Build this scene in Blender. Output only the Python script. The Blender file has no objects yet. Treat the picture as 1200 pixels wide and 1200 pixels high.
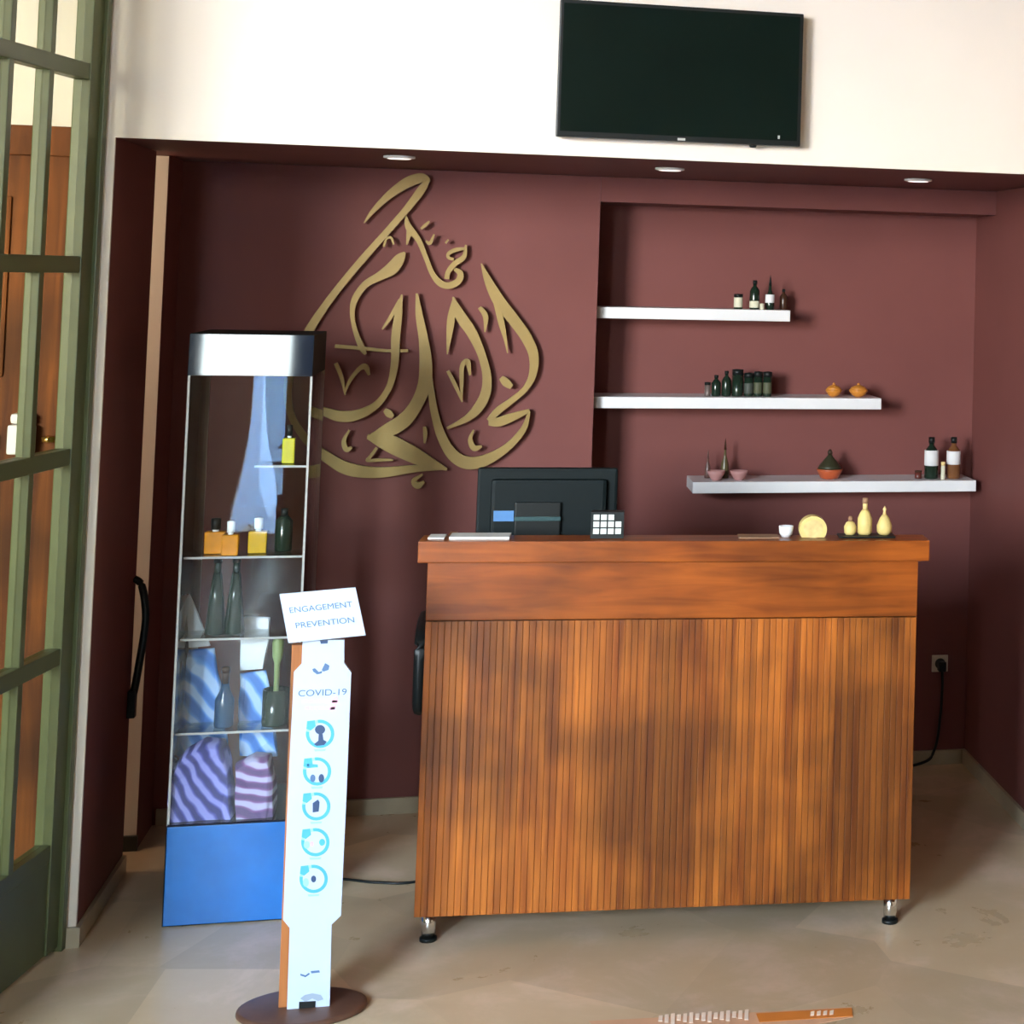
import bpy, bmesh, math, random
from mathutils import Vector, Matrix
random.seed(7)
C = bpy.context.scene.collection
S = bpy.context.scene

# ------------------------------------------------------------------ camera
FPX, PPX, PPY = 2000.0, 1104.06, 224.29          # focal length and principal point (1200 x 1200 frame)
CAM = Vector((1.0334, -5.0324, 1.8101)); YAW, PITCH, ROLL = .2501, .0531, .0239
_cy, _sy = math.cos(YAW), math.sin(YAW)
FW = Vector((_sy*math.cos(PITCH), _cy*math.cos(PITCH), math.sin(PITCH)))
_r = Vector((_cy, -_sy, 0)); _u = _r.cross(FW)
RT = math.cos(ROLL)*_r + math.sin(ROLL)*_u; UP = -math.sin(ROLL)*_r + math.cos(ROLL)*_u
cd = bpy.data.cameras.new('camera'); cam = bpy.data.objects.new('camera', cd); C.objects.link(cam)
M = Matrix.Identity(4)
for i in range(3):
    M[i][0], M[i][1], M[i][2], M[i][3] = RT[i], UP[i], -FW[i], CAM[i]
cam.matrix_world = M
cd.sensor_width = 36; cd.sensor_fit = 'HORIZONTAL'; cd.lens = FPX/1200*36
cd.shift_x = (600-PPX)/1200; cd.shift_y = (PPY-600)/1200
cd.clip_start = .05; cd.clip_end = 200
S.camera = cam
def ray(x, y): return (x-PPX)/FPX*RT - (y-PPY)/FPX*UP + FW
def at(x, y, Y): d = ray(x, y); return CAM + d*((Y-CAM.y)/d.y)      # point of a surface at depth Y
def atz(x, y, z): d = ray(x, y); return CAM + d*((z-CAM.z)/d.z)     # point at height z

# ------------------------------------------------------------------ light
S.view_settings.view_transform = 'Standard'; S.view_settings.look = 'None'
S.view_settings.exposure = 0.34; S.view_settings.gamma = 1; S.view_settings.use_curve_mapping = False
w = bpy.data.worlds.new('sky'); S.world = w; w.use_nodes = True
nt = w.node_tree; nt.nodes.clear()
tc = nt.nodes.new('ShaderNodeTexCoord'); sx = nt.nodes.new('ShaderNodeSeparateXYZ'); rp = nt.nodes.new('ShaderNodeValToRGB')
bg = nt.nodes.new('ShaderNodeBackground'); wo = nt.nodes.new('ShaderNodeOutputWorld')
nt.links.new(tc.outputs['Generated'], sx.inputs[0]); nt.links.new(sx.outputs['Z'], rp.inputs[0])
nt.links.new(rp.outputs[0], bg.inputs[0]); nt.links.new(bg.outputs[0], wo.inputs[0])
e = rp.color_ramp.elements
e[0].position = 0.0; e[0].color = (1, .95, .86, 1); e[1].position = .8; e[1].color = (.25, .5, 1, 1)
k = e.new(.22); k.color = (.75, .9, 1, 1)
bg.inputs[1].default_value = 84
# daylight enters by the entrance opening behind the camera: a portal guides the sky's samples there
ZT = 4.3
OPEN = {'window': (-3.7, -1.75, 1.5, 3.4), 'slot': (-.53, -.37, .1, 1.9), 'added_transom': (-.83, -.28, 2.3, 2.85)}   # x0, x1, z0, z1 in the entrance wall; slot and upper opening added for cabinet reflections
for nm, (a, b, c, d) in OPEN.items():      # sky portals only: they give no light of their own
    pl = bpy.data.lights.new('entrance_'+nm+'_offscreen', 'AREA'); pl.shape = 'RECTANGLE'; pl.size = b-a; pl.size_y = d-c; pl.cycles.is_portal = True
    po = bpy.data.objects.new('entrance_'+nm+'_offscreen', pl); C.objects.link(po)
    po.matrix_world = Matrix.Translation(((a+b)/2, -6.46, (c+d)/2)) @ Matrix.Rotation(math.radians(90), 4, 'X')

# ------------------------------------------------------------------ helpers
def tag(o, label=None, cat=None, group=None, kind=None):
    if label: o['label'] = label
    if cat: o['category'] = cat
    if group: o['group'] = group
    if kind: o['kind'] = kind
    return o
def thing(name, loc, label, cat, group=None, rz=0):
    o = bpy.data.objects.new(name, None); C.objects.link(o)
    o.location = loc; o.rotation_euler = (0, 0, rz); o.empty_display_size = .05
    return tag(o, label, cat, group)
class MB:
    def __init__(s): s.b = bmesh.new()
    def box(s, x0, x1, y0, y1, z0, z1, bev=0, mi=0):
        r = bmesh.ops.create_cube(s.b, size=1)['verts']
        for v in r:
            v.co = Vector(((x0+x1)/2+v.co.x*(x1-x0), (y0+y1)/2+v.co.y*(y1-y0), (z0+z1)/2+v.co.z*(z1-z0)))
        fs = {f for v in r for f in v.link_faces}
        for f in fs: f.material_index = mi
        if bev:
            es = list({e for v in r for e in v.link_edges})
            bmesh.ops.bevel(s.b, geom=es, offset=bev, segments=2, affect='EDGES', profile=.6)
        return s
    def face(s, pts, mi=0):
        f = s.b.faces.new([s.b.verts.new(p) for p in pts]); f.material_index = mi; return s
    def prism(s, pts, off, mi=0):
        """closed solid: polygon pts swept by the vector off"""
        off = Vector(off); a = [s.b.verts.new(p) for p in pts]; c = [s.b.verts.new(Vector(p)+off) for p in pts]
        n = len(a); fs = [s.b.faces.new(a), s.b.faces.new(c[::-1])]
        for i in range(n): fs.append(s.b.faces.new((a[i], c[i], c[(i+1) % n], a[(i+1) % n])))
        for f in fs: f.material_index = mi
        return s
    def lathe(s, prof, o=(0, 0, 0), n=20, sx=1, sy=1, mi=0):
        o = Vector(o); rings = []
        for r, z in prof:
            if r < 1e-5: rings.append([s.b.verts.new(o+Vector((0, 0, z)))])
            else: rings.append([s.b.verts.new(o+Vector((r*sx*math.cos(2*math.pi*i/n), r*sy*math.sin(2*math.pi*i/n), z))) for i in range(n)])
        def add(vs):
            f = s.b.faces.new(vs); f.material_index = mi; f.smooth = True
        for A, B in zip(rings, rings[1:]):
            for i in range(n):
                j = (i+1) % n
                if len(A) == 1 and len(B) == 1: continue
                if len(A) == 1: add((A[0], B[j], B[i]))
                elif len(B) == 1: add((A[i], A[j], B[0]))
                else: add((A[i], A[j], B[j], B[i]))
        if len(rings[0]) > 1: s.b.faces.new(rings[0][::-1]).material_index = mi
        if len(rings[-1]) > 1: s.b.faces.new(rings[-1]).material_index = mi
        return s
    def tube(s, pts, r, n=10, mi=0):
        pts = [Vector(p) for p in pts]; rings = []
        for i, p in enumerate(pts):
            t = (pts[min(i+1, len(pts)-1)]-pts[max(i-1, 0)]).normalized()
            a = t.cross(Vector((0, 0, 1)) if abs(t.z) < .9 else Vector((0, 1, 0))).normalized(); b = t.cross(a)
            rr = r[i] if isinstance(r, (list, tuple)) else r
            rings.append([s.b.verts.new(p+a*rr*math.cos(2*math.pi*k/n)+b*rr*math.sin(2*math.pi*k/n)) for k in range(n)])
        for A, B in zip(rings, rings[1:]):
            for k in range(n):
                f = s.b.faces.new((A[k], A[(k+1) % n], B[(k+1) % n], B[k])); f.smooth = True; f.material_index = mi
        s.b.faces.new(rings[0][::-1]).material_index = mi; s.b.faces.new(rings[-1]).material_index = mi
        return s
    def build(s, name, mats, parent=None, local=False):
        bmesh.ops.recalc_face_normals(s.b, faces=s.b.faces)
        me = bpy.data.meshes.new(name); 
        if parent is not None and not local:
            o0 = Vector(parent.location); pp = parent.parent
            while pp is not None: o0 += Vector(pp.location); pp = pp.parent
            bmesh.ops.translate(s.b, verts=s.b.verts, vec=-o0)
        s.b.to_mesh(me); s.b.free()
        for m in (mats if isinstance(mats, (list, tuple)) else [mats]): me.materials.append(m)
        o = bpy.data.objects.new(name, me); C.objects.link(o)
        if parent is not None: o.parent = parent
        return o
def catmull(pts, n=6):
    out = []; P = [pts[0]]+list(pts)+[pts[-1]]
    for i in range(1, len(P)-2):
        for k in range(n):
            t = k/n; a, b, c, d = P[i-1], P[i], P[i+1], P[i+2]
            out.append(tuple(.5*((2*b[j])+(-a[j]+c[j])*t+(2*a[j]-5*b[j]+4*c[j]-d[j])*t*t+(-a[j]+3*b[j]-3*c[j]+d[j])*t**3) for j in range(len(b))))
    out.append(tuple(pts[-1])); return out

# ------------------------------------------------------------------ materials
def mat(name, col, rough=.5, metal=0, var=.08, scale=6, bump=0, spec=.5, coat=0, trans=0, ior=1.45, emit=0, stretch=(1, 1, 1), rnd=0):
    m = bpy.data.materials.new(name); m.use_nodes = True; t = m.node_tree; N = t.nodes; L = t.links
    p = N['Principled BSDF']; p.inputs['Roughness'].default_value = rough; p.inputs['Metallic'].default_value = metal
    p.inputs['Specular IOR Level'].default_value = spec; p.inputs['Coat Weight'].default_value = coat
    p.inputs['Transmission Weight'].default_value = trans; p.inputs['IOR'].default_value = ior
    tc = N.new('ShaderNodeTexCoord'); mp = N.new('ShaderNodeMapping'); mp.inputs['Scale'].default_value = stretch
    nz = N.new('ShaderNodeTexNoise'); nz.inputs['Scale'].default_value = scale; nz.inputs['Detail'].default_value = 5
    L.new(tc.outputs['Object'], mp.inputs[0]); L.new(mp.outputs[0], nz.inputs['Vector'])
    r = N.new('ShaderNodeValToRGB'); a, b = r.color_ramp.elements; a.position = .3; b.position = .7
    a.color = (*[c*(1-var) for c in col], 1); b.color = (*[min(1, c*(1+var)) for c in col], 1)
    L.new(nz.outputs[0], r.inputs[0]); out = r.outputs[0]
    if rnd:
        oi = N.new('ShaderNodeObjectInfo'); mr = N.new('ShaderNodeMapRange'); mr.inputs['To Min'].default_value = 1-rnd; mr.inputs['To Max'].default_value = 1+rnd
        L.new(oi.outputs['Random'], mr.inputs[0]); vm = N.new('ShaderNodeVectorMath'); vm.operation = 'SCALE'
        L.new(out, vm.inputs[0]); L.new(mr.outputs[0], vm.inputs['Scale']); out = vm.outputs[0]
    L.new(out, p.inputs['Base Color'])
    if bump:
        bp = N.new('ShaderNodeBump'); bp.inputs['Strength'].default_value = bump; bp.inputs['Distance'].default_value = .01
        L.new(nz.outputs[0], bp.inputs['Height']); L.new(bp.outputs[0], p.inputs['Normal'])
    if emit:
        L.new(out, p.inputs['Emission Color']); p.inputs['Emission Strength'].default_value = emit
    return m
def wood(name, dark, light, axis, rough=.35, rnd=0, scale=1., blotch=.55):
    """grain runs along axis; large soft knots darken it"""
    m = bpy.data.materials.new(name); m.use_nodes = True; t = m.node_tree; N = t.nodes; L = t.links
    p = N['Principled BSDF']; p.inputs['Roughness'].default_value = rough; p.inputs['Specular IOR Level'].default_value = .35
    tc = N.new('ShaderNodeTexCoord'); ge = N.new('ShaderNodeNewGeometry'); mp = N.new('ShaderNodeMapping')
    st = [22*scale]*3; st[axis] = 1.3*scale; mp.inputs['Scale'].default_value = st
    n1 = N.new('ShaderNodeTexNoise'); n1.inputs['Scale'].default_value = 1.6; n1.inputs['Detail'].default_value = 8; n1.inputs['Distortion'].default_value = .6
    L.new(ge.outputs['Position'], mp.inputs[0]); L.new(mp.outputs[0], n1.inputs['Vector'])
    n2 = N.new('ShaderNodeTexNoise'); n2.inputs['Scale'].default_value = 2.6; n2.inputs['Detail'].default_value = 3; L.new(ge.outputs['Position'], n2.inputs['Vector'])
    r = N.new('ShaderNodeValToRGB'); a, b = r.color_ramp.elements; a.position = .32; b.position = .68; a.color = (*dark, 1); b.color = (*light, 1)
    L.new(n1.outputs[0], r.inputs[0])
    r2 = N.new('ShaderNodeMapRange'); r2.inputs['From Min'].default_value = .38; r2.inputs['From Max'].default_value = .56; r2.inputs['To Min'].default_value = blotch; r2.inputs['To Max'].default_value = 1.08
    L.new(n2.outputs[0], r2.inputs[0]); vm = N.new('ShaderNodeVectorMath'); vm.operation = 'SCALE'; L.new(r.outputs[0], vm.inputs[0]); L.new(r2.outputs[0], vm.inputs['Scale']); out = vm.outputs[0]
    if rnd:
        oi = N.new('ShaderNodeObjectInfo'); mr = N.new('ShaderNodeMapRange'); mr.inputs['To Min'].default_value = 1-rnd; mr.inputs['To Max'].default_value = 1+rnd
        L.new(oi.outputs['Random'], mr.inputs[0]); v2 = N.new('ShaderNodeVectorMath'); v2.operation = 'SCALE'
        L.new(out, v2.inputs[0]); L.new(mr.outputs[0], v2.inputs['Scale']); out = v2.outputs[0]
    L.new(out, p.inputs['Base Color']); return m
def glass(name, tint=(.97, .99, .98), refl=.12, rough=0.0, ior=1.5):
    """thin sheet: mostly see-through, with a share of mirror reflection"""
    m = bpy.data.materials.new(name); m.use_nodes = True; t = m.node_tree; N = t.nodes; L = t.links; N.remove(N['Principled BSDF'])
    tr = N.new('ShaderNodeBsdfTransparent'); tr.inputs[0].default_value = (*tint, 1); gl = N.new('ShaderNodeBsdfGlossy'); gl.inputs['Roughness'].default_value = rough
    lw = N.new('ShaderNodeFresnel'); lw.inputs[0].default_value = ior; ma = N.new('ShaderNodeMath'); ma.operation = 'ADD'; ma.inputs[1].default_value = refl; ma.use_clamp = True
    mx = N.new('ShaderNodeMixShader'); L.new(lw.outputs[0], ma.inputs[0]); L.new(ma.outputs[0], mx.inputs[0]); L.new(tr.outputs[0], mx.inputs[1]); L.new(gl.outputs[0], mx.inputs[2])
    L.new(mx.outputs[0], N['Material Output'].inputs[0]); return m
def marble():
    m = bpy.data.materials.new('floor_marble'); m.use_nodes = True; t = m.node_tree; N = t.nodes; L = t.links
    p = N['Principled BSDF']; p.inputs['Specular IOR Level'].default_value = .5
    ge = N.new('ShaderNodeNewGeometry'); n1 = N.new('ShaderNodeTexNoise'); n1.inputs['Scale'].default_value = 3.2; n1.inputs['Detail'].default_value = 9; n1.inputs['Roughness'].default_value = .65; n1.inputs['Distortion'].default_value = .3
    L.new(ge.outputs['Position'], n1.inputs['Vector'])
    r = N.new('ShaderNodeValToRGB'); a, b = r.color_ramp.elements; a.position = .26; a.color = (.49, .37, .225, 1); b.position = .72; b.color = (.70, .54, .42, 1)
    k = r.color_ramp.elements.new(.52); k.color = (.54, .425, .28, 1); L.new(n1.outputs[0], r.inputs[0])
    vo = N.new('ShaderNodeTexVoronoi'); vo.inputs['Scale'].default_value = 2.3; L.new(ge.outputs['Position'], vo.inputs['Vector'])
    hs = N.new('ShaderNodeSeparateColor'); L.new(vo.outputs['Color'], hs.inputs[0])
    mr = N.new('ShaderNodeMapRange'); mr.inputs['To Min'].default_value = .84; mr.inputs['To Max'].default_value = 1.14; L.new(hs.outputs[0], mr.inputs[0])
    vm = N.new('ShaderNodeVectorMath'); vm.operation = 'SCALE'; L.new(r.outputs[0], vm.inputs[0]); L.new(mr.outputs[0], vm.inputs['Scale'])
    L.new(vm.outputs[0], p.inputs['Base Color'])
    rr = N.new('ShaderNodeMapRange'); rr.inputs['To Min'].default_value = .2; rr.inputs['To Max'].default_value = .4; L.new(n1.outputs[0], rr.inputs[0]); L.new(rr.outputs[0], p.inputs['Roughness'])
    return m
CREAM = mat('cream_paint', (.80, .73, .65), .7, var=.02, scale=3)
BURG = mat('burgundy_paint', (.172, .059, .053), .6, var=.06, scale=2.5, spec=.2)
JAMB = CREAM
STONE = mat('baseboard_stone', (.40, .34, .24), .3, var=.12, scale=9)
DARKST = mat('dark_skirting', (.03, .03, .025), .4)
MARB = marble()
GREEN = mat('green_paint', (.090, .108, .042), .4, var=.1, scale=8)
PANE = glass('door_glass', (.80, .78, .68), 0, ior=1.02)
WDOOR = wood('dark_door_wood', (.075, .018, .003), (.19, .055, .009), 2, .75)
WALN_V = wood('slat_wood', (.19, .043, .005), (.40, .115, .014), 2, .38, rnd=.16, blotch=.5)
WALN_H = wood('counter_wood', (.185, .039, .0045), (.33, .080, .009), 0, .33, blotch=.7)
GOLD = mat('gold_lettering', (.26, .175, .055), .45, .3, var=.1, scale=10)
WHITE = mat('white_lacquer', (.74, .74, .76), .4, var=.03)
BLACK = mat('black_plastic', (.007, .009, .009), .4, var=.1, spec=.3)
SCREEN = mat('dark_screen', (.004, .009, .007), .2, var=.1, spec=.15)
CHROME = mat('chrome', (.75, .75, .74), .18, 1, var=.03)
SILVER = mat('silver_print', (.5, .52, .52), .4, .3)
STEEL = mat('dark_steel', (.045, .045, .045), .4, .4)
SIGNW = mat('sign_white', (.45, .53, .68), .45, var=.02)
BROWN = wood('stand_wood', (.20, .065, .018), (.38, .13, .035), 2)
BASEB = mat('bronze_base', (.13, .065, .042), .4, .3, var=.15, scale=20)
CYAN = mat('print_blue', (.06, .36, .62), .5); NAVY = mat('print_navy', (.03, .06, .14), .5); PINK = mat('print_pink', (.82, .42, .55), .5)
GREYB = mat('print_slate', (.07, .14, .28), .5)

# ------------------------------------------------------------------ the place
H, D, N_, XR, XN, ZN = 2.149, 1.02, .265, 2.787, 1.352, 2.062
Y1, Y2, DX = .57, .78, -.05
def st(name, mb, m, parent=None):
    o = mb.build(name, m, parent)
    if parent is None: o['kind'] = 'structure'
    return o
st('floor', MB().box(-4.2, 4.6, -6.5, D+N_+.4, -.12, 0), MARB)
st('ground', MB().box(-40, 40, -60, -6.5, -.2, -.02), mat('plaza_paving', (.32, .34, .40), .6, var=.25, scale=1.5))
st('wall_front', MB().box(-4.2, 4.6, 0, .012, H, ZT), CREAM)
st('wall_front_pier', MB().box(DX-.01, 0, 0, .012, 0, H), CREAM)
st('wall_front_left', MB().box(-4.2, DX-.012, 0, .1, 0, H), CREAM)
st('wall_front_right', MB().box(XR+.45, 4.6, 0, .1, 0, H), CREAM)
st('ceiling_alcove', MB().box(-1.45, XR+.5, .014, D+N_+.1, H+.002, H+.3), BURG)
st('wall_left', MB().box(-.12, 0, .014, Y1, 0, H), BURG)
st('wall_left_rear', MB().box(-.118, 0, Y2+.003, D, 0, H), BURG)
st('trim_1', MB().box(-.14, -.002, Y2-.001, Y2+.002, 0, H), JAMB)
st('wall_back', MB().box(-1.4, XN, D+.001, D+N_+.1, 0, H), BURG)
st('wall_back_lintel', MB().box(XN+.001, XR, D, D+N_-.001, ZN, H), BURG)
st('wall_niche', MB().box(XN+.001, XR+.1, D+N_, D+N_+.1, 0, H), BURG)
st('wall_right', MB().box(XR, XR+.45, .014, D+N_, 0, H), BURG)
# side passage behind the left wall
st('wall_passage', MB().box(-1.4, -1.3, .1, D, 0, H), JAMB)
st('wall_passage_end', MB().box(-1.3, -.14, D-.02, D, 0, H), JAMB)
# entrance hall round the camera
HALL = mat('hall_plaster', (.50, .385, .275), .8, var=.05)
st('wall_hall_left', MB().box(-4.3, -4.2, -6.5, .1, 0, ZT), HALL)
st('wall_hall_right', MB().box(4.6, 4.7, -6.5, .1, 0, ZT), HALL)
st('ceiling', MB().box(-4.3, 4.7, -6.6, .1, ZT, ZT+.1), HALL)
m_ = MB(); xs = sorted({-4.3, 4.7, *[v for q in OPEN.values() for v in q[:2]]}); zq = sorted({0, ZT, *[v for q in OPEN.values() for v in q[2:]]})
for a, b in zip(xs, xs[1:]):
    for c, d in zip(zq, zq[1:]):
        mx, mz = (a+b)/2, (c+d)/2
        if not any(q[0] < mx < q[1] and q[2] < mz < q[3] for q in OPEN.values()): m_.box(a, b, -6.6, -6.5, c, d)
st('wall_entrance', m_, HALL)
TINT = TINTG = glass('window_glass', (.92, .95, .94), 0)
q = OPEN['added_transom']; st('added_transom_pane', MB().box(q[0], q[1], -6.56, -6.55, q[2], q[3]), TINT)  # pane of the upper opening added to feed the cap's reflection
q = OPEN['slot']; st('added_slot_pane', MB().box(q[0], q[1], -6.56, -6.55, q[2], q[3]), TINTG)  # pane of the slot added for the bright streak in the cabinet front
# baseboards
bh = .052
st('baseboard_left', MB().box(0, .012, 0, Y1, 0, bh), STONE)
st('baseboard_pier', MB().box(DX, .012, -.012, -.0005, 0, bh), STONE)
st('baseboard_back', MB().box(.012, XN, D-.012, D, 0, bh), STONE)
st('baseboard_niche', MB().box(XN, XR-.013, D+N_-.012, D+N_, 0, bh), STONE)
st('baseboard_right', MB().box(XR-.012, XR, .014, D+N_, 0, bh), STONE)
st('baseboard_passage', MB().box(-.13, .003, Y2-.014, Y2-.002, 0, .045), DARKST)
# warm lamp of the passage
pl_ = bpy.data.lights.new('passage_ceiling_lamp_offscreen', 'POINT'); pl_.energy = 14; pl_.color = (1, .80, .56); pl_.shadow_soft_size = .08
o = bpy.data.objects.new('passage_ceiling_lamp_offscreen', pl_); C.objects.link(o); o.location = (-.72, .55, 2.06)

# ---- green glazed door, standing open towards the hall
dang = math.atan2(-.288, -.055)                     # leaf direction from hinge
dr = bpy.data.objects.new('door_1', None); C.objects.link(dr); dr.location = (DX-.004, -.006, 0); dr['kind'] = 'structure'
dr.rotation_euler = (0, 0, dang); dr['label'] = 'green painted glazed door with small panes'
DW, TH = 1.02, .045
def dpart(name, m, *b, bev=.003): return MB().box(*b, bev=bev).build(name, m, dr, local=True)
dpart('stile', GREEN, 0, .085, -TH/2, TH/2, .012, 3.3); dpart('stile', GREEN, DW-.085, DW, -TH/2, TH/2, .012, 3.3)
dpart('jamb_bead', GREEN, -.002, .022, -.034, .034, .0, 3.32)
dpart('bottom_panel', GREEN, .085, DW-.085, -TH/2+.006, TH/2-.006, .012, .262)
rails = [.274, .778, 1.297, 1.802, 2.315, 2.83, 3.28]
for z in rails: dpart('rail', GREEN, .085, DW-.085, -TH/2+.003, TH/2-.003, z-.022, z+.022)
mx_ = [.085+(DW-.17)*k/4 for k in range(5)]
for a in mx_[1:-1]: dpart('muntin', GREEN, a-.013, a+.013, -TH/2+.004, TH/2-.004, .27, 3.28)
for i in range(4):
    for j in range(6):
        dpart('pane', PANE, mx_[i]+.006, mx_[i+1]-.006, -.002, .002, rails[j]+.018, rails[j+1]-.018, bev=0)
# ---- wooden door in the wall beyond the glazed door
d2 = bpy.data.objects.new('door_2', None); C.objects.link(d2); d2.location = (-.5, 0, 0); d2['kind'] = 'structure'; d2['label'] = 'brown wooden door behind the glazed door'
for a, b in ((-.155, -.075), (-.96, -.88)): MB().box(a, b, -.03, -.001, 0, 2.09, .004).build('casing', WDOOR, d2)
MB().box(-.98, -.066, -.034, -.001, 2.09, 2.17, .004).build('head_casing', WDOOR, d2)
MB().box(-.88, -.155, -.016, -.001, 0, 2.09).build('door_leaf', WDOOR, d2)
for a, b in ((.15, 1.35), (1.5, 1.98)): MB().box(-.80, -.24, -.024, -.015, a, b, .006).build('panel', WDOOR, d2)
MB().lathe([(0, 0), (.016, .002), (.018, .014), (0, .02)], (-.115, -.05, 1.33), 12).build('knob', mat('brass', (.75, .5, .16), .25, 1), d2)
a_, b_ = at(3, 532, -.05), at(3, 484, -.05)
wd = thing('wall_dispenser', (-.165, -.0355, a_.z), 'small white dispenser fixed beside the wooden door', 'dispenser')
MB().box(-.21, -.148, -.075, -.0355, a_.z, b_.z-.03, .006).build('body', WHITE, wd); MB().box(-.206, -.152, -.071, -.0355, b_.z-.028, b_.z, .01).build('lid', WHITE, wd)
# ---- curved pull handle on the left wall
hd = []
pz = [(170, 680), (0, 0)]
tz, bz = at(157, 676, Y1).z, at(153, 838, Y1).z
path = catmull([(.0, tz), (.022, tz-.02), (.036, tz-.09), (.036, (tz*.62+bz*.38)), (.02, bz+.11), (.01, bz+.05)], 6)
hb = MB().tube([(x, Y1-.03, z) for x, z in path], .011, 8)
hb.box(.0, .022, Y1-.045, Y1-.014, bz, bz+.08, .003)
hnd = hb.build('pull_handle', BLACK); tag(hnd, 'black curved pull handle on the burgundy side wall near the narrow passage', 'handle')

# ---- ceiling downlights in the alcove ceiling
LENS = mat('lamp_lens', (.95, .86, .80), .5, var=.02, emit=1.2)
for q, lab in (((468, 183), 'recessed white downlight in alcove ceiling above the gold calligraphy'),
               ((785, 197), 'recessed white downlight in alcove ceiling below the television'),
               ((1076, 210), 'recessed white downlight in alcove ceiling by the right burgundy wall')):
    p = atz(*q, H); t = thing('downlight', (p.x, p.y, H), lab, 'downlight', 'alcove downlights')
    MB().lathe([(.036, .001), (.046, 0), (.046, -.006), (.035, -.008)], p, 24).build('trim_ring', WHITE, t)
    MB().lathe([(0, -.0085), (.034, -.0085), (.034, 0), (0, 0)], p, 24).build('lens', LENS, t)

# ------------------------------------------------------------------ television
t = thing('television', (1.515, -.0, 2.2), 'black flat screen television mounted high on the cream wall', 'television')
tx0, tx1, tz0, tz1 = 1.163, 1.868, 2.199, 2.594
MB().box(tx0, tx1, -.062, -.03, tz0, tz1, .004).build('frame', BLACK, t)
MB().box(tx0+.011, tx1-.011, -.0635, -.0615, tz0+.016, tz1-.011).build('screen', SCREEN, t)
MB().box(tx0+.2, tx1-.2, -.03, -.0, tz0+.08, tz1-.08).build('wall_bracket', BLACK, t)
MB().box(1.508, 1.53, -.0645, -.062, tz0+.003, tz0+.010).build('badge', SILVER, t)
MB().lathe([(0, -.008), (.009, -.007), (.012, .0), (0, .0)], (1.73, -.045, tz0), 12).build('sensor', BLACK, t)
MB().box(1.80, 1.806, -.0645, -.0633, tz0+.02, tz0+.03).build('status_light', SILVER, t)

# ------------------------------------------------------------------ calligraphy
YC = D-.032; TC = .014
cal = thing('calligraphy', tuple(at(470, 400, D)), 'large gold drop shaped calligraphy lettering on the burgundy back wall', 'wall sign')
def cz(q): return 340+q[0]/2.857, 180+q[1]/2.857
def stroke(pts, name='letter_stroke', dep=0):
    sm = catmull([tuple(map(float, p)) for p in pts], 6); y = YC-dep
    L_, R_ = [], []
    for i, (x, yy, wd) in enumerate(sm):
        a = sm[max(i-1, 0)]; b = sm[min(i+1, len(sm)-1)]; dx, dy = b[0]-a[0], b[1]-a[1]; l = math.hypot(dx, dy) or 1
        wd = max(wd, 3)*.46; nx, ny = -dy/l*wd, dx/l*wd
        L_.append(at(*cz((x+nx, yy+ny)), y)); R_.append(at(*cz((x-nx, yy-ny)), y))
    mb = MB(); b = mb.b; off = Vector((0, TC, 0))
    fl = [b.verts.new(p) for p in L_]; fr = [b.verts.new(p) for p in R_]; bl = [b.verts.new(p+off) for p in L_]; br = [b.verts.new(p+off) for p in R_]
    for i in range(len(fl)-1):
        b.faces.new((fl[i], fr[i], fr[i+1], fl[i+1])); b.faces.new((bl[i], bl[i+1], br[i+1], br[i]))
        b.faces.new((fl[i], fl[i+1], bl[i+1], bl[i])); b.faces.new((fr[i], br[i], br[i+1], fr[i+1]))
    b.faces.new((fl[0], bl[0], br[0], fr[0])); b.faces.new((fl[-1], fr[-1], br[-1], bl[-1]))
    return mb.build(name, GOLD, cal)
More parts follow.
